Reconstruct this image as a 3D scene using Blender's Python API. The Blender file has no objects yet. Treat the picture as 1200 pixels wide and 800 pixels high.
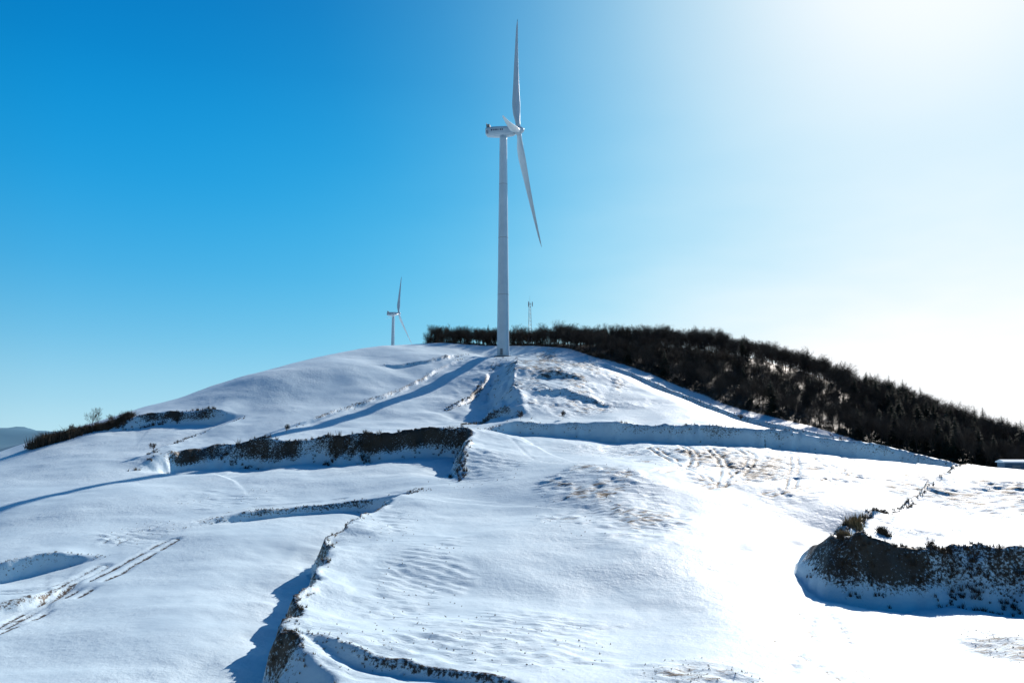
import bpy, math, random
import numpy as np
from mathutils import Vector, Matrix
random.seed(4); rng=np.random.default_rng(7)
scene=bpy.context.scene
F=942.0; TH=math.atan(120/F); CT,ST=math.cos(TH),math.sin(TH)
def ray(u,v):
    a=(u-600)/F; b=(400-v)/F
    y=CT-b*ST; z=ST+b*CT
    return a/y, z/y
def P(u,v,d):
    a,b=ray(u,v); return (a*d,d,b*d)
def sm(a,b,x):
    t=np.clip((x-a)/(b-a),0,1); return t*t*(3-2*t)
# ------------------------------------------------------------ base relief (surveyed spot heights)
cp=[P(*c) for c in [
(-150,800,78),(0,800,76),(300,800,72),(600,800,70),(900,800,71),(1350,800,74),
(-100,700,108),(0,700,106),(300,700,102),(600,700,98),(900,700,97),(1250,700,98),
(0,650,128),(300,650,124),(600,650,117),(900,650,115),(1220,650,114),
(0,600,158),(300,600,153),(600,600,144),(900,600,140),(1220,600,138),
(0,565,186),(300,560,182),(600,560,168),(900,560,165),(1220,562,165),
(0,545,208),(50,524,220),(100,508,230),(150,492,238),(300,520,212),(450,520,205),(600,520,198),(850,527,198),(1000,540,192),
(230,474,250),(400,480,243),(520,480,243),(600,480,236),(700,480,236),(800,480,238),
(300,441,284),(370,418,302),(430,406,316),(500,405,326),(400,445,272),(500,440,280),(590,414,316),(610,440,272),(700,445,262),
(620,404,326),(660,407,316),
(500,406,348),(560,405,348),(620,403,345),
(700,421,300),(800,457,276),(900,490,256),(1000,516,236),(1100,538,216),(1140,547,207),(1220,553,200),
(700,404,345),(760,409,352),(860,416,347),(930,433,336),(1000,459,321),(1060,479,306),(1120,504,290),(1220,541,268),
]]
cp+=[(-260,230,-30),(-190,260,-16),(-175,330,-14),(-110,385,0),(-60,430,5),(0,440,8),(100,440,6),(170,400,-8),(230,330,-35),(260,430,-45),(-200,430,-35),(0,520,-25),
(280,200,-22),(260,100,-24),(-260,100,-34),(0,0,-27),(150,10,-27),(-150,10,-30),(0,-60,-30),(0,40,-23.5)]
cp=np.array(cp,float); SC=100.0
def tps(r2): return 0.5*r2*np.log(r2+1e-9)
n=len(cp); X=cp[:,:2]/SC
r2=((X[:,None]-X[None])**2).sum(-1)
A=np.zeros((n+3,n+3)); A[:n,:n]=tps(r2)+np.eye(n)*2e-3; A[:n,n]=1; A[:n,n+1:]=X; A[n,:n]=1; A[n+1:,:n]=X.T
W=np.linalg.solve(A,np.concatenate([cp[:,2],[0,0,0]]))
def base(x,y):
    x=np.asarray(x,float); y=np.asarray(y,float)
    r=np.sqrt((x/270)**2+((y-220)/260)**2); w=1-sm(1.0,1.7,r)
    out=np.full(x.shape,-55.0); m=w>0
    xs=x[m]/SC; ys=y[m]/SC
    z=W[n]+W[n+1]*xs+W[n+2]*ys
    for i in range(n): z=z+W[i]*tps((xs-X[i,0])**2+(ys-X[i,1])**2)
    out[m]=z*w[m]+(-55)*(1-w[m])
    out+=114*np.exp(-((x+131)**2+(y-900)**2)/(2*130**2))
    return out
def hit(u,v):
    a,b=ray(u,v); d=np.arange(55,420,0.5); g=b*d-base(a*d,d)
    k=np.where(g<=0)[0]; i=k[0] if len(k) else int(np.argmin(g))
    return (a*d[i],d[i])
# ------------------------------------------------------------ value noise
tabs=[rng.random((256,256)) for _ in range(4)]
def vn(x,y,k=0):
    t=tabs[k]; xi=np.floor(x).astype(int); yi=np.floor(y).astype(int); fx=x-xi; fy=y-yi
    fx=fx*fx*(3-2*fx); fy=fy*fy*(3-2*fy); a=xi&255; b=yi&255; a1=(xi+1)&255; b1=(yi+1)&255
    return (t[a,b]*(1-fx)+t[a1,b]*fx)*(1-fy)+(t[a,b1]*(1-fx)+t[a1,b1]*fx)*fy-0.5
def fbm(x,y,s,o=4):
    r=0;a=1
    for i in range(o):
        c,s_=math.cos(.6+i),math.sin(.6+i)
        r=r+a*vn((x*c-y*s_)/s+17*i,(x*s_+y*c)/s+31*i,i%4); s*=0.5; a*=0.5
    return r
# ------------------------------------------------------------ terrace banks: pts,height,face width,shoulder,soil,brush size,brush density
B=dict(
 A=([(560,514),(600,507),(700,507),(800,512),(900,520),(1000,531),(1080,540),(1150,550)],4.2,1.1,12,.46,.42,2.8),
 Bk=([(150,556),(200,537),(260,529),(340,526),(420,523),(490,518),(548,518),(547,540),(541,568)],5.6,3.2,12,.66,.85,5.4),
 C=([(110,505),(135,498),(180,488),(230,484),(296,484)],3.6,2.6,10,.70,.75,4.2),
 C2=([(292,486),(262,499),(225,512),(165,545)],1.9,1.5,6,.60,.4,4),
 Fm=([(497,580),(460,596),(420,630),(388,661),(378,696),(352,734),(335,775),(372,803),(430,835)],5.0,2.4,10,.61,.40,5),
 F2=([(212,626),(300,608),(400,592),(505,581)],1.9,0.9,5,.58,.25,5),
 G=([(-60,686),(0,673),(60,661),(130,655)],2.5,1.2,9,.46,.22,4),
 G2=([(-60,728),(0,711),(50,698),(95,678)],1.1,1.0,5,.48,.2,3),
 H=([(1052,604),(1012,626),(978,656),(1005,663),(1060,665),(1130,666),(1230,672),(1400,686)],6.4,4.6,12,.67,.55,15),
 I=([(1148,549),(1095,574),(1052,604)],1.9,1.2,6,.58,.4,5),
 J=([(325,768),(376,778),(460,785),(530,791),(610,806),(700,822)],1.4,0.9,5,.6,.22,5),
 E=([(608,420),(604,436),(600,452),(602,470),(612,486),(634,500)],8.0,9.0,18,.36,.45,1.5),
 R=([(690,424),(760,450),(860,485),(960,511),(1070,534)],1.7,1.0,4,.5,.4,2.0),
 K=([(430,430),(500,424),(548,414)],1.2,1.2,5,.5,.3,3),
 K2=([(330,508),(400,478),(470,452),(545,418)],1.0,1.0,5,.5,.3,2.5),
 E2=([(540,492),(575,482),(614,494)],2.2,1.6,5,.62,.5,6),
 E3=([(520,470),(550,452),(580,425)],1.5,1.5,5,.62,.45,5),
 M=([(612,455),(650,446),(690,452)],1.3,1.2,5,.56,.3,3),
 M3=([(610,478),(660,470),(720,480)],1.0,1.2,5,.5,.3,2),
)
BW={k:np.array([hit(*p) for p in v[0]]) for k,v in B.items()}
def resample(p,step=2.0):
    out=[]; m=len(p)
    for i in range(m-1):
        p0=p[max(i-1,0)];p1=p[i];p2=p[i+1];p3=p[min(i+2,m-1)]
        N=max(2,int(np.linalg.norm(p2-p1)/step))
        for t in np.arange(N)/N:
            out.append(.5*((2*p1)+(-p0+p2)*t+(2*p0-5*p1+4*p2-p3)*t*t+(-p0+3*p1-3*p2+p3)*t**3))
    out.append(p[-1]); return np.array(out)
BW={k:resample(v,5.0) for k,v in BW.items()}
def sdist(x,y,pl):
    best=np.full(x.shape,1e9); sg=np.zeros(x.shape); arc=np.zeros(x.shape); s0=0
    for i in range(len(pl)-1):
        ax,ay=pl[i]; bx,by=pl[i+1]; dx,dy=bx-ax,by-ay; L=math.hypot(dx,dy)+1e-9
        t=np.clip(((x-ax)*dx+(y-ay)*dy)/L**2,0,1)
        ex=x-ax-t*dx; ey=y-ay-t*dy; d=np.hypot(ex,ey); m=d<best
        best=np.where(m,d,best); c=dx*(y-ay)-dy*(x-ax)
        sg=np.where(m,np.sign(c),sg); arc=np.where(m,s0+t*L,arc); s0+=L
    return best*sg,arc,s0
# tracks (half gauge >.4 = pair of ruts) and footprints
TR=[([(-20,748),(60,706),(140,668),(200,640)],1.0,.74),([(-20,700),(60,688),(120,665)],.8,.58),([(0,735),(90,678),(150,656)],.6,.72),
    ([(120,648),(150,634),(185,622)],1.1,.9),([(225,622),(300,600),(400,584)],.7,.7),
    ([(930,690),(950,730),(985,765),(1050,810)],.3,.65),([(960,690),(1000,740),(1060,780)],.25,.6),([(905,740),(960,775),(1010,800)],.2,.65),
    ([(1075,600),(1020,650),(960,700),(930,780)],.2,.5),([(600,520),(625,545),(660,552)],.2,.4),
    ([(800,520),(815,545),(805,560),(770,575)],.8,.8),([(985,530),(1000,552),(960,575),(900,585)],.8,.8),([(850,520),(880,545),(860,570)],.8,.8),
    ([(930,560),(870,552),(800,560)],.8,.8),([(760,522),(790,548),(830,575)],.8,.74),([(900,520),(930,545),(925,580)],.8,.74),([(700,528),(780,536),(900,548),(1010,556)],.8,.74),
    ([(820,585),(880,572),(960,568),(1020,578)],.8,.74),([(830,530),(850,556),(845,580)],.8,.74),([(950,530),(965,550),(1010,566)],.8,.74),([(720,428),(790,462),(880,492),(960,518)],.9,.55)]
TRW=[(resample(np.array([hit(*p) for p in t[0]]),5.0),t[1],t[2]) for t in TR]
PT=[(880,555,135,32,1.1),(705,604,80,42,1.0),(655,440,75,36,1.05),(560,445,35,30,.7),(490,700,55,50,.6),(1140,584,90,26,1.05),(500,770,200,25,.75),(1185,750,45,30,1.05),
    (820,785,70,22,.95),(160,632,40,14,.7),(640,470,95,24,.95),(450,640,40,25,.5),(760,530,100,14,.8),(560,560,60,20,.6),(600,740,120,30,.55),(1080,620,50,20,.6),(270,590,60,14,.4)]
PW=[]
for u,v,ru,rv,s in PT:
    x0,y0=hit(u,v); yn=hit(u,v+rv)[1]; yf=hit(u,v-rv)[1]; PW.append((x0,(yn+yf)/2,ru/F*y0,max(3,(yf-yn)/2),s))
SWL=[(720,576,3.6,16),(590,640,1.0,14),(480,668,1.5,9),(860,540,1.4,18),(300,452,3.0,16),(400,438,2.3,16),(660,462,1.6,9),(1150,572,1.3,12),(250,640,1.0,16),(150,590,1.2,18),(780,650,1.2,14),(330,560,1.0,14),(900,760,.6,8),(560,745,.6,7),(200,720,.8,12),(590,413,-2.4,10)]
SWW=[(*hit(u,v),h,r) for u,v,h,r in SWL]
eu=[480,600,640,700,800,900,1000,1100,1140,1240]; ed=[336,336,324,303,279,259,239,219,209,200]
def forest_mask(x,y):
    u=600+F*x/np.maximum(y,1); e=np.interp(u,eu,ed)+1.2*vn(x/5,y/5)
    f=sm(-1,1.5,y-e)*sm(485,500,u)*(1-sm(440,520,y)); return np.where((y>150)&(x<330),f,0)
def H(x,y,full=False):
    x=np.asarray(x,float); y=np.asarray(y,float)
    z=base(x,y)
    near=(1-sm(400,600,np.hypot(x,y-200)))
    z+=near*(2.1*fbm(x,y,42,2)+0.80*fbm(x+90,y,14,2)+.22*fbm(x*.6,y+20,4.5,2)+0.05*fbm(x,y+50,1.8,2))
    for x0,y0,h,r in SWW:
        z+=h*np.exp(-(((x-x0)/(r*1.3))**2+((y-y0)/r)**2))
    soil=np.zeros(x.shape); patch=np.zeros(x.shape)
    for k,v in B.items():
        pl=BW[k]; _,h,w,Wd,so,_,_=v; R_=min(90,Wd*4.5)
        lo=pl.min(0)-R_; hi=pl.max(0)+R_
        m=(x>lo[0])&(x<hi[0])&(y>lo[1])&(y<hi[1])
        if not m.any(): continue
        xm,ym=x[m],y[m]
        wob=2.2*vn(xm/5.3,ym/5.3,1)+1.0*vn(xm/1.6,ym/1.6,2)
        d,arc,L=sdist(xm,ym,pl); win=sm(R_,R_*.6,abs(d)); d=d+wob*min(1,w/2)
        tp=sm(0,(26 if k=='E' else min(16,L/3)),np.minimum(arc,L-arc))
        ww=w*(1+.7*vn(xm/6,ym/6,3))
        g=np.where(d>0,.5*np.exp(-d/Wd),np.where(d<-ww,-.5*np.exp((d+ww)/Wd),.5+d/ww))
        face=sm(1.1,.1,d)*sm(-ww*1.15,-ww*.45,d)  # soil mask runs down the lower face, also darkening it in place of shade
        z[m]+=h*tp*g*win*(1+.6*vn(arc/9,arc*0,2))+face*tp*.20*h*fbm(xm,ym,2.6,2)
        soil[m]=np.maximum(soil[m],so*face*tp*(1+.5*vn(xm/4,ym/4,0)))
    for pl,wd,so in TRW:
        lo=pl.min(0)-4; hi=pl.max(0)+4; m=(x>lo[0])&(x<hi[0])&(y>lo[1])&(y<hi[1])
        if not m.any(): continue
        d,arc,L=sdist(x[m],y[m],pl); d=d+.5*vn(x[m]/3,y[m]/3,1)
        r=np.minimum(abs(d-wd),abs(d+wd)) if wd>.4 else abs(d)
        q=sm(.65,.12,r)*sm(-.35,.1,vn(arc/3.0,arc*0+wd*7,1)+.1)
        if wd<=.4: q=q*(np.sin(arc*2*math.pi/1.5)>-.1)
        z[m]-=(.26 if wd>.4 else .14)*q; soil[m]=np.maximum(soil[m],so*q)
    for x0,y0,rx,ry,s in PW:
        rr=((x-x0)/rx)**2+((y-y0)/ry)**2+1.6*vn(x/7,y/7,1)+.6*vn(x/2.4,y/2.4,2)
        q=sm(1.5,.0,rr)*s; patch=np.maximum(patch,q)
    rows=np.sin((x*.35+y*.94+3.5*vn(x/14,y/14)+1.2*vn(x/4,y/4,2))*2*math.pi/1.7)*sm(-.2,.3,vn(x/8,y/8,3))
    z+=patch*(.11*rows+.46*fbm(x*.9,y*1.2,1.5,2)+.25*fbm(x,y,5,1))
    fo=forest_mask(x,y)
    if full: return z,soil,patch,fo
    return z
def Hs(x,y): return float(H(np.array([x]),np.array([y]))[0])
# ------------------------------------------------------------ node helpers
def mat(name):
    m=bpy.data.materials.new(name); m.use_nodes=True; nt=m.node_tree
    return m,nt,nt.nodes['Principled BSDF']
def N(nt,t,**k):
    nd=nt.nodes.new(t)
    for a,b in k.items(): setattr(nd,a,b)
    return nd
def M(nt,op,a,b=None,clamp=False,c=None):
    nd=N(nt,'ShaderNodeMath',operation=op,use_clamp=clamp)
    for i,vv in enumerate((a,b,c)):
        if vv is None: continue
        if isinstance(vv,(int,float)): nd.inputs[i].default_value=vv
        else: nt.links.new(vv,nd.inputs[i])
    return nd.outputs[0]
def mixc(nt,f,a,b):
    nd=N(nt,'ShaderNodeMix',data_type='RGBA')
    for i,vv in ((0,f),(6,a),(7,b)):
        if isinstance(vv,(int,float)): nd.inputs[i].default_value=vv
        elif isinstance(vv,tuple): nd.inputs[i].default_value=(*vv,1)
        else: nt.links.new(vv,nd.inputs[i])
    return nd.outputs[2]
def noise(nt,vec,s,det=4,rough=.55):
    nd=N(nt,'ShaderNodeTexNoise'); nd.inputs['Scale'].default_value=s; nd.inputs['Detail'].default_value=det; nd.inputs['Roughness'].default_value=rough
    nt.links.new(vec,nd.inputs['Vector']); return nd.outputs[0]
def simple(name,c1,c2,s=3.0,rough=.85,metal=0):
    m,nt,b=mat(name); tc=N(nt,'ShaderNodeTexCoord'); nz=noise(nt,tc.outputs['Object'],s)
    f=M(nt,'MULTIPLY_ADD',nz,2.2,True,-.6); nt.links.new(mixc(nt,f,c1,c2),b.inputs['Base Color'])
    b.inputs['Roughness'].default_value=rough; b.inputs['Metallic'].default_value=metal; return m
# snow ground
gm,nt,bs=mat('snow_ground'); L=nt.links.new
geo=N(nt,'ShaderNodeNewGeometry'); pos=geo.outputs['Position']
at=lambda nme:N(nt,'ShaderNodeAttribute',attribute_name=nme).outputs['Fac']
n1=noise(nt,pos,1.3,6,.6); n2=noise(nt,pos,.06,3); n3=noise(nt,pos,5.0,4,.6); n5=noise(nt,pos,2.6,6,.75)
mp=N(nt,'ShaderNodeMapping'); mp.inputs['Rotation'].default_value=(0,0,math.radians(-20)); mp.inputs['Scale'].default_value=(.45,1.6,.4); L(pos,mp.inputs[0])
n4=noise(nt,mp.outputs[0],.9,6,.7)
A_p=at('patch')
soilf=M(nt,'MULTIPLY',M(nt,'ADD',M(nt,'MULTIPLY_ADD',n5,1.3,False,-.15),M(nt,'ADD',at('soil'),-1.0)),7,True)
pf=M(nt,'MULTIPLY',M(nt,'ADD',n4,M(nt,'ADD',M(nt,'MULTIPLY',A_p,.52),-1.0)),9,True)
sp=M(nt,'MULTIPLY',M(nt,'MULTIPLY',M(nt,'ADD',n3,-.66),14,True),M(nt,'MULTIPLY',M(nt,'ADD',n2,-.45),7,True))
dirt=M(nt,'MAXIMUM',M(nt,'MAXIMUM',soilf,pf),M(nt,'MULTIPLY',sp,.7))
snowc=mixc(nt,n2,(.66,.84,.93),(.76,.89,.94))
soilc=mixc(nt,n3,(.032,.024,.018),(.12,.085,.055))
c=mixc(nt,dirt,snowc,soilc)
fs=M(nt,'MULTIPLY',M(nt,'ADD',n1,-.76),7,True)
forc=mixc(nt,fs,mixc(nt,n3,(.022,.016,.013),(.05,.037,.027)),(.25,.27,.3))
c=mixc(nt,at('forest'),c,forc); L(c,bs.inputs['Base Color'])
bs.inputs['Roughness'].default_value=.55; bs.inputs['Specular IOR Level'].default_value=.30
hgt=M(nt,'ADD',M(nt,'MULTIPLY',M(nt,'ADD',M(nt,'MULTIPLY',n1,1.0),M(nt,'MULTIPLY',n3,.2)),M(nt,'MULTIPLY_ADD',n2,2.4,True,-.62)),M(nt,'MULTIPLY',n4,M(nt,'MULTIPLY_ADD',A_p,2.2,False,.3)))
bp=N(nt,'ShaderNodeBump'); bp.inputs['Strength'].default_value=.55; bp.inputs['Distance'].default_value=.27; L(hgt,bp.inputs['Height']); L(bp.outputs[0],bs.inputs['Normal'])
# ------------------------------------------------------------ ground sheet
def grow(a,step,end,r=1.09):
    o=[];s=step
    while abs(a)<end: s*=r; a+=s; o.append(a)
    return o
xs=np.arange(-205,205,.42); right=grow(205,.42,16000); xs=np.array([-q for q in right[::-1]]+list(xs)+right)
ys=[50.0]
while ys[-1]<352: ys.append(ys[-1]+.28+.5*max(0,(ys[-1]-90))/240)
back=[];s=.4;a=50
while a>-1500: s*=1.12; a-=s; back.append(a)
ys=np.array(back[::-1]+ys+grow(ys[-1],.8,18000,1.06))
XX,YY=np.meshgrid(xs,ys); zz,so,pa,fo=H(XX.ravel(),YY.ravel(),True)
nx,ny=len(xs),len(ys)
co=np.stack([XX.ravel(),YY.ravel(),zz],1).astype(np.float32)
idx=np.arange(nx*ny).reshape(ny,nx)
q=np.stack([idx[:-1,:-1],idx[:-1,1:],idx[1:,1:],idx[1:,:-1]],-1).reshape(-1,4).astype(np.int32)
me=bpy.data.meshes.new('snow_ground'); me.vertices.add(len(co)); me.vertices.foreach_set('co',co.ravel())
me.loops.add(q.size); me.loops.foreach_set('vertex_index',q.ravel()); me.polygons.add(len(q))
me.polygons.foreach_set('loop_start',np.arange(0,q.size,4,dtype=np.int32)); me.polygons.foreach_set('loop_total',np.full(len(q),4,dtype=np.int32))
me.polygons.foreach_set('use_smooth',np.ones(len(q),dtype=bool))
me.update(calc_edges=True)
for nm,arr in (('soil',so),('patch',pa),('forest',fo)):
    a_=me.attributes.new(nm,'FLOAT','POINT'); a_.data.foreach_set('value',arr.astype(np.float32))
me.materials.append(gm); g=bpy.data.objects.new('snowy_hill_ground',me); scene.collection.objects.link(g)
# ------------------------------------------------------------ mesh util
def mkobj(name,v,f,m,smooth=False,parent=None,loc=None):
    me=bpy.data.meshes.new(name); me.from_pydata([tuple(p) for p in v],[],f); me.materials.append(m)
    if smooth: me.polygons.foreach_set('use_smooth',[True]*len(me.polygons))
    me.update(); o=bpy.data.objects.new(name,me); scene.collection.objects.link(o)
    if parent: o.parent=parent
    if loc is not None: o.location=loc
    return o
def tube(v,f,p0,p1,r0,r1,k=4):
    p0=Vector(p0);p1=Vector(p1);d=(p1-p0)
    if d.length<1e-6: return
    d.normalize(); a=d.orthogonal().normalized(); b=d.cross(a); s=len(v)
    for p,r in ((p0,r0),(p1,r1)):
        for i in range(k):
            t=2*math.pi*i/k; v.append(p+a*(r*math.cos(t))+b*(r*math.sin(t)))
    for i in range(k): j=(i+1)%k; f.append((s+i,s+j,s+k+j,s+k+i))
def loft(rings,cap=True):
    v=[];f=[];k=len(rings[0])
    for r in rings: v+=r
    for a in range(len(rings)-1):
        for i in range(k): j=(i+1)%k; f.append((a*k+i,a*k+j,(a+1)*k+j,(a+1)*k+i))
    if cap: f.append(tuple(range(k))[::-1]); f.append(tuple((len(rings)-1)*k+i for i in range(k)))
    return v,f
def box(v,f,c,s):
    i=len(v); x,y,z=c; a,b,d=[q/2 for q in s]
    v+=[Vector((x+p*a,y+q_*b,z+r*d)) for p in(-1,1) for q_ in(-1,1) for r in(-1,1)]
    f+=[(i,i+1,i+3,i+2),(i+4,i+6,i+7,i+5),(i,i+4,i+5,i+1),(i+2,i+3,i+7,i+6),(i,i+2,i+6,i+4),(i+1,i+5,i+7,i+3)]
def empty(name,loc):
    e=bpy.data.objects.new(name,None); e.empty_display_size=2; e.location=loc; scene.collection.objects.link(e); return e
# ------------------------------------------------------------ wind turbines
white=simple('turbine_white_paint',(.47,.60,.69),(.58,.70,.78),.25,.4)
grey=simple('turbine_grey_trim',(.16,.18,.20),(.25,.27,.29),1,.6)
navy=simple('turbine_lettering_blue',(.02,.05,.13),(.03,.07,.16),1,.5)
def turbine(loc,HT,LB,psi=9,tilt=4,gam=-13):
    e=empty('wind_turbine',loc)
    rings=[]
    for i in range(41):
        t=i/40; r=2.5-1.0*t
        if i in(10,20,30): r+=.03
        rings.append([Vector((r*math.cos(a),r*math.sin(a),-2+t*(HT-1.2+2)-0)) for a in np.linspace(0,2*math.pi,33)[:-1]])
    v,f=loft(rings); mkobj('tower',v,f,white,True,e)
    v=[];f=[]
    for z in (HT*.27,HT*.52,HT*.76):
        r=2.5-1.0*(z/HT)+.03; vv,ff=loft([[Vector((r*math.cos(a),r*math.sin(a),zz_)) for a in np.linspace(0,2*math.pi,33)[:-1]] for zz_ in(z,z+.12)]); o=len(v); v+=vv; f+=[tuple(q+o for q in w) for w in ff]
    vv,ff=loft([[Vector((rr*math.cos(a),rr*math.sin(a),zz_)) for a in np.linspace(0,2*math.pi,33)[:-1]] for rr,zz_ in((3.6,-2),(3.6,.35),(3.2,.5))]); o=len(v); v+=vv; f+=[tuple(q+o for q in w) for w in ff]
    mkobj('flanges_and_foundation',v,f,grey,False,e)
    v=[];f=[]; box(v,f,(-.6,-2.5,2.0),(1.0,.2,2.4)); mkobj('door',v,f,grey,False,e)
    head=empty('nacelle_head',(0,0,HT)); head.parent=e; head.rotation_euler=(0,0,math.radians(-psi))
    def sect(x,w,h0,h1,p=4):
        out=[]
        for a in np.linspace(0,2*math.pi,29)[:-1]:
            c,s=math.cos(a),math.sin(a); k=(abs(c)**p+abs(s)**p)**(-1/p)
            out.append(Vector((x,w*c*k,(h0+h1)/2+(h1-h0)/2*s*k)))
        return out
    S=[(-7.3,1.0,-.2,1.4),(-7.2,1.5,-.9,1.9),(-6.6,1.75,-1.5,2.15),(-3,1.9,-1.9,2.25),(1.5,1.9,-1.9,2.15),(3.6,1.75,-1.7,1.9),(4.6,1.45,-1.4,1.5)]
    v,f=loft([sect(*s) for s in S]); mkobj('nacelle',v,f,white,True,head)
    v=[];f=[]
    box(v,f,(-6.2,0,2.75),(1.4,2.6,1.1)); box(v,f,(-7.0,.6,3.4),(.1,.1,1.8)); box(v,f,(-7.0,-.6,3.3),(.1,.1,1.6)); box(v,f,(-7.0,0,4.1),(.1,1.4,.1))
    mkobj('cooler_and_wind_vane',v,f,grey,False,head)
    v=[];f=[]
    for i,w in enumerate((.5,.35,.5,.5,.2,.5,.45)): box(v,f,(-4.6+i*.75,-1.90,.5),(w,.06,.6))
    for i in range(6): box(v,f,(-6.4,-1.80,-.9+i*.28),(.9,.1,.09))
    mkobj('lettering_and_vents',v,f,navy,False,head)
    hub=empty('rotor',(6.3,0,.35)); hub.parent=head; hub.rotation_euler=(0,math.radians(-tilt),0)
    rr=[(-1.7,1.35),(-1.3,1.65),(0,1.75),(.9,1.55),(1.7,1.1),(2.2,.6),(2.4,.12)]
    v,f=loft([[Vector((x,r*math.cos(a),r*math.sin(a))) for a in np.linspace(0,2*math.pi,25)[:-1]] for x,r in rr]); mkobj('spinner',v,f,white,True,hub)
    for k in range(3):
        rings=[]
        for i in range(34):
            t=i/33; z=1.2+t*LB
            if t<.05: ch=2.0; th=2.0
            else:
                ch=np.interp(t,[.05,.12,.2,.4,.7,.93,1],[2.0,3.0,3.4,2.4,1.35,.7,.1]); th=ch*np.interp(t,[.05,.12,.2,.5,1],[1,.5,.3,.2,.14])
            tw=math.radians(14*(1-t)**2+ -4+ 12); pre=1.6*t*t
            ring=[]
            for a in np.linspace(0,2*math.pi,21)[:-1]:
                cx=math.cos(a); cy=math.sin(a)*(.5+.5*((1-cx)/2)**.5*1.2) if t>.1 else math.sin(a)
                px=cx*ch/2+ (-.18*ch if t>.1 else -.18*ch*t/.1); py=cy*th/2
                ring.append(Vector((px*math.cos(tw)-py*math.sin(tw)+pre,px*math.sin(tw)+py*math.cos(tw),z)))
            rings.append(ring)
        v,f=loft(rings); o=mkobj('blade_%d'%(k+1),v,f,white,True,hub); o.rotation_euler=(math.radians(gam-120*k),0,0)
    return e
D0=317; tx,ty=P(589.5,413,D0)[:2]; tz=Hs(tx,ty); hz=P(590,155,D0)[2]
turbine((tx,ty,tz),hz-tz,56)
h2=P(461,368,880); turbine((h2[0],880,h2[2]-84),84,44,psi=14)
# ------------------------------------------------------------ communications mast
steel=simple('galvanised_steel',(.30,.33,.36),(.40,.43,.46),2,.5,.3)
mx,my=P(621,400,346)[:2]; mz=Hs(mx,my); mt=P(621,350,346)[2]-mz
e=empty('communications_mast',(mx,my,mz)); v=[];f=[]
for a,b in((-1,-1),(1,-1),(1,1),(-1,1)):
    tube(v,f,(a*.9,b*.9,-.5),(a*.35,b*.35,mt-2),.10,.09)
nl=12
for i in range(nl):
    z0=i*(mt-2)/nl; z1=(i+1)*(mt-2)/nl; w0=.9-.55*i/nl; w1=.9-.55*(i+1)/nl
    cs=[(-1,-1),(1,-1),(1,1),(-1,1)]
    for j in range(4):
        a=cs[j]; b=cs[(j+1)%4]
        tube(v,f,(a[0]*w0,a[1]*w0,z0),(b[0]*w1,b[1]*w1,z1),.05,.05,3); tube(v,f,(a[0]*w1,a[1]*w1,z1),(b[0]*w1,b[1]*w1,z1),.05,.05,3)
tube(v,f,(0,0,mt-2),(0,0,mt+1.2),.06,.03); mkobj('lattice',v,f,steel,False,e)
v=[];f=[]
for a in (0,2.1,4.2):
    c_,s_=math.cos(a)*1.1,math.sin(a)*1.1; box(v,f,(c_,s_,mt-2.4),(.35,.35,2.0)); tube(v,f,(0,0,mt-2.4),(c_,s_,mt-2.4),.05,.05)
mkobj('antenna_panels',v,f,steel,False,e)
# ------------------------------------------------------------ trees
bark=simple('bark_winter',(.038,.027,.02),(.105,.073,.05),.35,.9)
needle=simple('conifer_needles',(.015,.026,.016),(.045,.065,.035),.8,.9)
grassm=simple('dry_grass',(.07,.047,.026),(.24,.165,.09),.5,.9)
def bare_tree(seed,ht):
    R=random.Random(seed); v=[];f=[]
    def br(p,d,l,r,dep):
        q=p
        ns=3 if dep<2 else 2
        for i in range(ns):
            d=(d+Vector((R.uniform(-.18,.18),R.uniform(-.18,.18),R.uniform(-.02,.14)))).normalized()
            nq=q+d*(l/ns); r1=r*(.84 if dep<2 else .7); tube(v,f,q,nq,r,r1,5 if dep==0 else 3)
            q=nq; r=r1
            if dep<4 and (dep>0 or i>0):
                for k in range(2):
                    a=R.uniform(0,6.28); el=R.uniform(.45,.95); o=d.orthogonal().normalized(); o.rotate(Matrix.Rotation(a,3,d))
                    nd=(d*math.cos(el)+o*math.sin(el)+Vector((0,0,.18))).normalized()
                    br(q,nd,l*R.uniform(.5,.74),max(r*.6,.015),dep+1)
        if dep<4: br(q,d,l*.65,max(r*.8,.015),dep+1)
    br(Vector((0,0,-.3)),Vector((0,0,1)),ht*.45,ht*.016,0)
    return v,f
def conifer(seed,ht):
    R=random.Random(seed); v=[];f=[]; tube(v,f,(0,0,-.3),(0,0,ht),ht*.018,.02,5)
    z=ht*.12
    while z<ht*.99:
        rad=(1-z/ht)**.8*ht*.24+.1
        for k in range(11):
            a=R.uniform(0,6.28); l=rad*R.uniform(.65,1.15); dv=Vector((math.cos(a),math.sin(a),R.uniform(-.35,.05))); sd=Vector((-dv.y,dv.x,0))
            p=Vector((0,0,z+R.uniform(-.1,.1)))
            for j in range(6):
                t=(j+.5)/6; c0=p+dv*l*t; wd=.34*l*(1-t*.6)
                for s_ in(-1,1):
                    i=len(v); v+= [c0,c0+dv*(.28*l),c0+sd*(s_*wd)+dv*.15*l+Vector((0,0,-.12*l*R.random()))]; f.append((i,i+1,i+2))
        z+=ht*.035
    return v,f
def meshof(name,vf,m):
    me=bpy.data.meshes.new(name); me.from_pydata([tuple(p) for p in vf[0]],[],vf[1]); me.materials.append(m); return me
TB=[meshof('bare_tree_mesh',bare_tree(s,8.5),bark) for s in range(6)]
TC=[meshof('conifer_mesh',conifer(s,9.5),needle) for s in range(2)]
forest=empty('distant_forest',(0,0,0))
ru=[480,620,660,700,760,860,930,1000,1060,1120,1240]; rd=[349,349,345,345,352,347,336,321,306,290,262]
pts=[]; cell={}; tries=0
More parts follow.
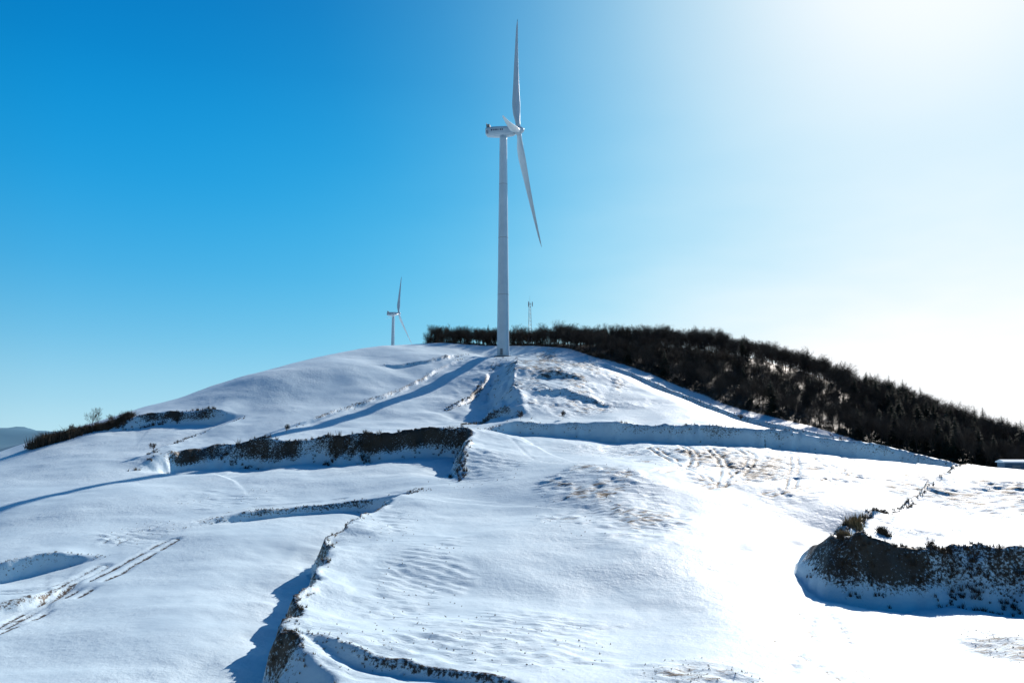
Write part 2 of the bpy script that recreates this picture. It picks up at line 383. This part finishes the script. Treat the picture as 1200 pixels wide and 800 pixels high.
while len(pts)<1850 and tries<60000:
    tries+=1
    u=rng.uniform(500,1245); e0=np.interp(u,eu,ed)+1; e1=np.interp(u,ru,rd); y=rng.uniform(e0,e1+10); x=(u-600)/F*y
    k=(int(x/1.9),int(y/2.1))
    if k in cell: continue
    cell[k]=1; pts.append((x,y,u))
pa_=np.array(pts); hz_=H(pa_[:,0],pa_[:,1]); hv=vn(pa_[:,0]/14,pa_[:,1]/14,1)
for (x,y,u),z,hq in zip(pts,hz_,hv):
    con=rng.random()<(.04 if u<1000 else .15)
    me_=TC[rng.integers(2)] if con else TB[rng.integers(6)]
    o=bpy.data.objects.new('conifer' if con else 'bare_tree_part',me_); o.parent=forest
    s=rng.uniform(.6,1.12)*(.85 if u<650 else 1.0)*(1+.3*hq); s*=(1.1 if con else 1)
    o.location=(x,y,z-.1); o.scale=(s*rng.uniform(.9,1.2),s*rng.uniform(.9,1.2),s); o.rotation_euler=(0,0,rng.uniform(0,6.28)); scene.collection.objects.link(o)
def single(name,u,v,seed,ht,m=bark,fn=bare_tree):
    x,y=hit(u,v); vf=fn(seed,ht); return mkobj(name,vf[0],vf[1],m,False,None,(x,y,Hs(x,y)))
single('bare_tree',108,507,3,6.8); single('bare_tree',131,500,12,4.2); single('bare_tree',84,512,13,3.6)
# ------------------------------------------------------------ brush / dry grass masses
def tufts(name,P_,size,m,blades=14,spread=.45):
    n_=len(P_); z=H(P_[:,0],P_[:,1]); k=n_*blades
    c=np.repeat(np.stack([P_[:,0],P_[:,1],z-.05],1),blades,0); sz=np.repeat(size,blades)
    a=rng.uniform(0,2*math.pi,k); r=rng.random(k)*spread*sz
    b=c+np.stack([r*np.cos(a),r*np.sin(a),0*a],1)
    le=np.abs(rng.normal(0,.45,k)); a2=rng.uniform(0,2*math.pi,k); hh=sz*rng.uniform(.4,1.1,k)
    tip=b+np.stack([np.cos(a2)*le*hh,np.sin(a2)*le*hh,hh],1)
    a3=rng.uniform(0,2*math.pi,k); wd=.02+.03*sz
    s=np.stack([np.cos(a3)*wd,np.sin(a3)*wd,0*a3],1)
    V=np.stack([b-s,b+s,tip],1).reshape(-1,3).astype(np.float32); T=np.arange(3*k,dtype=np.int32)
    me=bpy.data.meshes.new(name); me.vertices.add(3*k); me.vertices.foreach_set('co',V.ravel()); me.loops.add(3*k); me.loops.foreach_set('vertex_index',T)
    me.polygons.add(k); me.polygons.foreach_set('loop_start',np.arange(0,3*k,3,dtype=np.int32)); me.polygons.foreach_set('loop_total',np.full(k,3,dtype=np.int32)); me.update(calc_edges=True)
    me.materials.append(m); o=bpy.data.objects.new(name,me); scene.collection.objects.link(o); return o
brushm=simple('dark_brush',(.035,.025,.018),(.125,.085,.05),.35,.95)
for k,(pp,h,w,Wd,so_,bsz,den) in B.items():
    pl=BW[k]; seg=np.diff(pl,axis=0); Ls=np.hypot(seg[:,0],seg[:,1]); tot=Ls.sum(); cnt=int(tot*den)
    if cnt<3: continue
    i=rng.choice(len(Ls),cnt,p=Ls/tot); t=rng.random(cnt)[:,None]; nn=np.stack([-seg[i,1],seg[i,0]],1)/Ls[i][:,None]
    off=rng.uniform(-w*1.0,.8,cnt)[:,None]
    Q=pl[i]+seg[i]*t+nn*off
    cl=vn(Q[:,0]/5,Q[:,1]/5,2)+.5*vn(Q[:,0]/1.7,Q[:,1]/1.7,1)
    keep=cl>-.08; Q=Q[keep]; cl=cl[keep]
    if len(Q)<2: continue
    big=k in('Bk','C','H','C2')
    tufts('bank_brush' if big else 'dry_grass_tufts',Q,bsz*rng.uniform(.35,1.2,len(Q))*(1+1.6*np.clip(cl,0,1)),brushm if big else grassm,20 if big else 14)
pl=resample(np.array([hit(*p) for p in [(45,525),(70,517),(100,507),(130,499),(150,492)]]),1.0)
Q=pl[rng.integers(0,len(pl),400)]+rng.normal(0,1.2,(400,2)); tufts('hedge_brush',Q,rng.uniform(.5,1,400)*(1.6+2.6*(vn(Q[:,0]/6,Q[:,1]/6)+.4)),brushm,26,.5)
Q=[]
for _ in range(1900):
    u=rng.uniform(500,1245); y=np.interp(u,eu,ed)+rng.exponential(7)-.3; Q.append(((u-600)/F*y,y))
tufts('forest_undergrowth',np.array(Q),rng.uniform(.4,1.5,1900),brushm,16,.6)
Q=[]
for x0,y0,rx,ry,s in PW:
    for _ in range(int(110*s)):
        a=rng.uniform(0,6.28); r=math.sqrt(rng.random()); Q.append((x0+rx*r*math.cos(a),y0+ry*r*math.sin(a)))
tufts('field_stubble',np.array(Q),rng.uniform(.06,.26,len(Q)),grassm,8)
def shrub(u,v,sz,m):
    x,y=hit(u,v); Q=np.array([[x,y]])+rng.normal(0,sz*.25,(14,2)); tufts('dry_shrub',Q,sz*rng.uniform(.6,1.1,14),m,40,.4)
straw=simple('straw_brush',(.16,.11,.05),(.36,.25,.12),1,.9)
shrub(1001,636,1.9,straw); shrub(1036,638,1.3,brushm); shrub(988,650,1.3,straw)
for u,v in((868,488),(941,503),(1047,505),(180,537),(335,513),(660,498),(610,500)): single('sapling',u,v,u,2.6)
# ------------------------------------------------------------ storage shed at right edge
x,y=hit(1192,553); z=Hs(x,y)
e=empty('storage_shed',(x,y,z)); e.rotation_euler=(0,0,math.radians(-8))
shm=simple('blue_sheet_metal',(.05,.12,.20),(.08,.17,.27),1,.5); snw=simple('roof_snow',(.70,.83,.90),(.78,.87,.92),1,.8)
v=[];f=[]; box(v,f,(0,0,1.2),(7,4,2.8)); mkobj('walls',v,f,shm,False,e)
v=[];f=[]
for i in range(28): box(v,f,(-3.4+i*.252,-2.03,1.2),(.08,.06,2.7))
mkobj('wall_ribs',v,f,shm,False,e)
v,f=loft([[Vector((xx,-2.4,2.62)),Vector((xx,2.4,2.62)),Vector((xx,2.3,2.85)),Vector((xx,0,3.35)),Vector((xx,-2.3,2.85))] for xx in(-3.8,3.8)]); mkobj('roof_with_snow',v,f,snw,False,e)
v=[];f=[]; box(v,f,(-1,-2.09,.95),(1.8,.06,2.1)); box(v,f,(2,-2.09,1.5),(1.0,.06,.8)); mkobj('door_and_window',v,f,grey,False,e)
# ------------------------------------------------------------ distant mountains
mm=simple('haze_tinted_mountain',(.06,.19,.29),(.10,.24,.34),.004,1)  # distance haze is painted into the bluish base colour
def ridge(name,x0,x1,y,zb,prof,dep=900):
    xs_=np.linspace(x0,x1,160); rows=[]
    for j,tj in enumerate(np.linspace(0,1,14)):
        hgt=math.sin(math.pi*tj)**1.0
        yy=y+(tj-.5)*dep; top=prof(xs_); nz=fbm(xs_/1.0+400,np.full(xs_.shape,yy),180,5)*60*hgt
        rows.append([Vector((a,yy,zb+(t_-zb)*hgt+q_)) for a,t_,q_ in zip(xs_,top,nz)])
    v=[p for r in rows for p in r]; f=[(j*160+i,j*160+i+1,(j+1)*160+i+1,(j+1)*160+i) for j in range(13) for i in range(159)]
    return mkobj(name,v,f,mm,True)
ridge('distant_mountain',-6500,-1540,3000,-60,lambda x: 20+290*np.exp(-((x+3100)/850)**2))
# ------------------------------------------------------------ sun
AZ,EL=math.radians(30),math.radians(31.5)
S=Vector((math.sin(AZ)*math.cos(EL),math.cos(AZ)*math.cos(EL),math.sin(EL)))
sl=bpy.data.lights.new('sun','SUN'); sl.energy=5.0; sl.angle=math.radians(.5); sl.color=(1,.92,.84)
so_=bpy.data.objects.new('sun',sl); so_.rotation_euler=(-S).to_track_quat('-Z','Y').to_euler(); so_.location=(100,200,200); scene.collection.objects.link(so_)
# ------------------------------------------------------------ sky
w=bpy.data.worlds.new('sky'); scene.world=w; w.use_nodes=True; nt=w.node_tree; nt.nodes.clear(); L=nt.links.new
tc=N(nt,'ShaderNodeTexCoord'); nrm=N(nt,'ShaderNodeVectorMath',operation='NORMALIZE'); L(tc.outputs['Generated'],nrm.inputs[0])
sep=N(nt,'ShaderNodeSeparateXYZ'); L(nrm.outputs[0],sep.inputs[0])
def ramp(fac,pts,mode='B_SPLINE'):
    r=N(nt,'ShaderNodeValToRGB'); r.color_ramp.interpolation=mode; el=r.color_ramp.elements
    while len(el)<len(pts): el.new(.5)
    for e_,(p,c_) in zip(el,pts):
        e_.position=p; e_.color=(*c_,1) if isinstance(c_,tuple) else (c_,c_,c_,1)
    L(fac,r.inputs[0]); return r.outputs[0]
blue=ramp(sep.outputs[2],[(0,(.52,.78,.88)),(.05,(.36,.68,.85)),(.12,(.15,.52,.80)),(.20,(.05,.41,.77)),(.30,(.008,.33,.73)),(.42,(.0,.24,.62)),(.6,(0,.11,.40)),(1,(0,.06,.28))])
dt=N(nt,'ShaderNodeVectorMath',operation='DOT_PRODUCT'); L(nrm.outputs[0],dt.inputs[0]); dt.inputs[1].default_value=S
ang=lambda s_: M(nt,'DIVIDE',M(nt,'ARCCOSINE',M(nt,'MINIMUM',s_,1.0)),math.pi/2,True)
g1=ramp(ang(dt.outputs['Value']),[(0,1.),(.075,.9),(.128,.70),(.18,.50),(.222,.35),(.272,.21),(.34,.09),(.43,.015),(.6,0.)])
hx=M(nt,'ADD',M(nt,'MULTIPLY',sep.outputs[0],math.sin(AZ)),M(nt,'MULTIPLY',sep.outputs[1],math.cos(AZ)))
hl=M(nt,'SQRT',M(nt,'MAXIMUM',M(nt,'SUBTRACT',1.0,M(nt,'MULTIPLY',sep.outputs[2],sep.outputs[2])),1e-4))
dh=M(nt,'DIVIDE',hx,hl)
ga=ramp(ang(dh),[(0.,1.),(.10,.98),(.2,.78),(.29,.49),(.37,.26),(.49,.09),(.67,0.),(1,0.)])
ge=ramp(sep.outputs[2],[(0,1.),(.08,1.),(.16,.90),(.24,.70),(.32,.48),(.42,.26),(.6,0.),(1,0.)])
hz1=N(nt,'ShaderNodeMapping'); hz1.inputs['Rotation'].default_value=(.3,.6,.2); hz1.inputs['Scale'].default_value=(1.0,1.0,3.2); L(nrm.outputs[0],hz1.inputs[0])
hn=noise(nt,hz1.outputs[0],2.2,4,.55)
g2=M(nt,'MULTIPLY',M(nt,'MULTIPLY',ga,ge),M(nt,'MULTIPLY_ADD',hn,.7,False,.68))
g2=M(nt,'MINIMUM',g2,1.0)
gg=M(nt,'SUBTRACT',1.0,M(nt,'MULTIPLY',M(nt,'SUBTRACT',1.0,g1),M(nt,'SUBTRACT',1.0,g2)),True)
gv=N(nt,'ShaderNodeCombineXYZ')
for i,p_ in enumerate((1.6,1.0,.8)): L(M(nt,'POWER',gg,p_),gv.inputs[i])
sub=N(nt,'ShaderNodeVectorMath',operation='SUBTRACT'); sub.inputs[0].default_value=(1.0,1.02,1.04); L(blue,sub.inputs[1])
mad=N(nt,'ShaderNodeVectorMath',operation='MULTIPLY_ADD'); L(sub.outputs[0],mad.inputs[0]); L(gv.outputs[0],mad.inputs[1]); L(blue,mad.inputs[2])
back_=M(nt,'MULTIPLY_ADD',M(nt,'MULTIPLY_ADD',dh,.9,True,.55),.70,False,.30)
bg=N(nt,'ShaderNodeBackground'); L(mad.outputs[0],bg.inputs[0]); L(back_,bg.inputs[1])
sky=N(nt,'ShaderNodeTexSky',sky_type='NISHITA'); sky.sun_disc=False; sky.sun_elevation=EL; sky.sun_rotation=AZ
bg2=N(nt,'ShaderNodeBackground'); L(sky.outputs[0],bg2.inputs[0]); bg2.inputs[1].default_value=.001
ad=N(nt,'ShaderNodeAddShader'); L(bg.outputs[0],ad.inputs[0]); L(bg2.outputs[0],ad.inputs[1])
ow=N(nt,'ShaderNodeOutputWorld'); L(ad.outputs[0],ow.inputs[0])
# ------------------------------------------------------------ camera
cd=bpy.data.cameras.new('camera'); cd.lens=36*F/1200; cd.sensor_width=36; cd.clip_start=.5; cd.clip_end=60000
cam=bpy.data.objects.new('camera',cd); cam.rotation_euler=(math.pi/2+TH,0,0); scene.collection.objects.link(cam); scene.camera=cam
scene.view_settings.view_transform='Standard'; scene.view_settings.look='None'; scene.view_settings.exposure=0
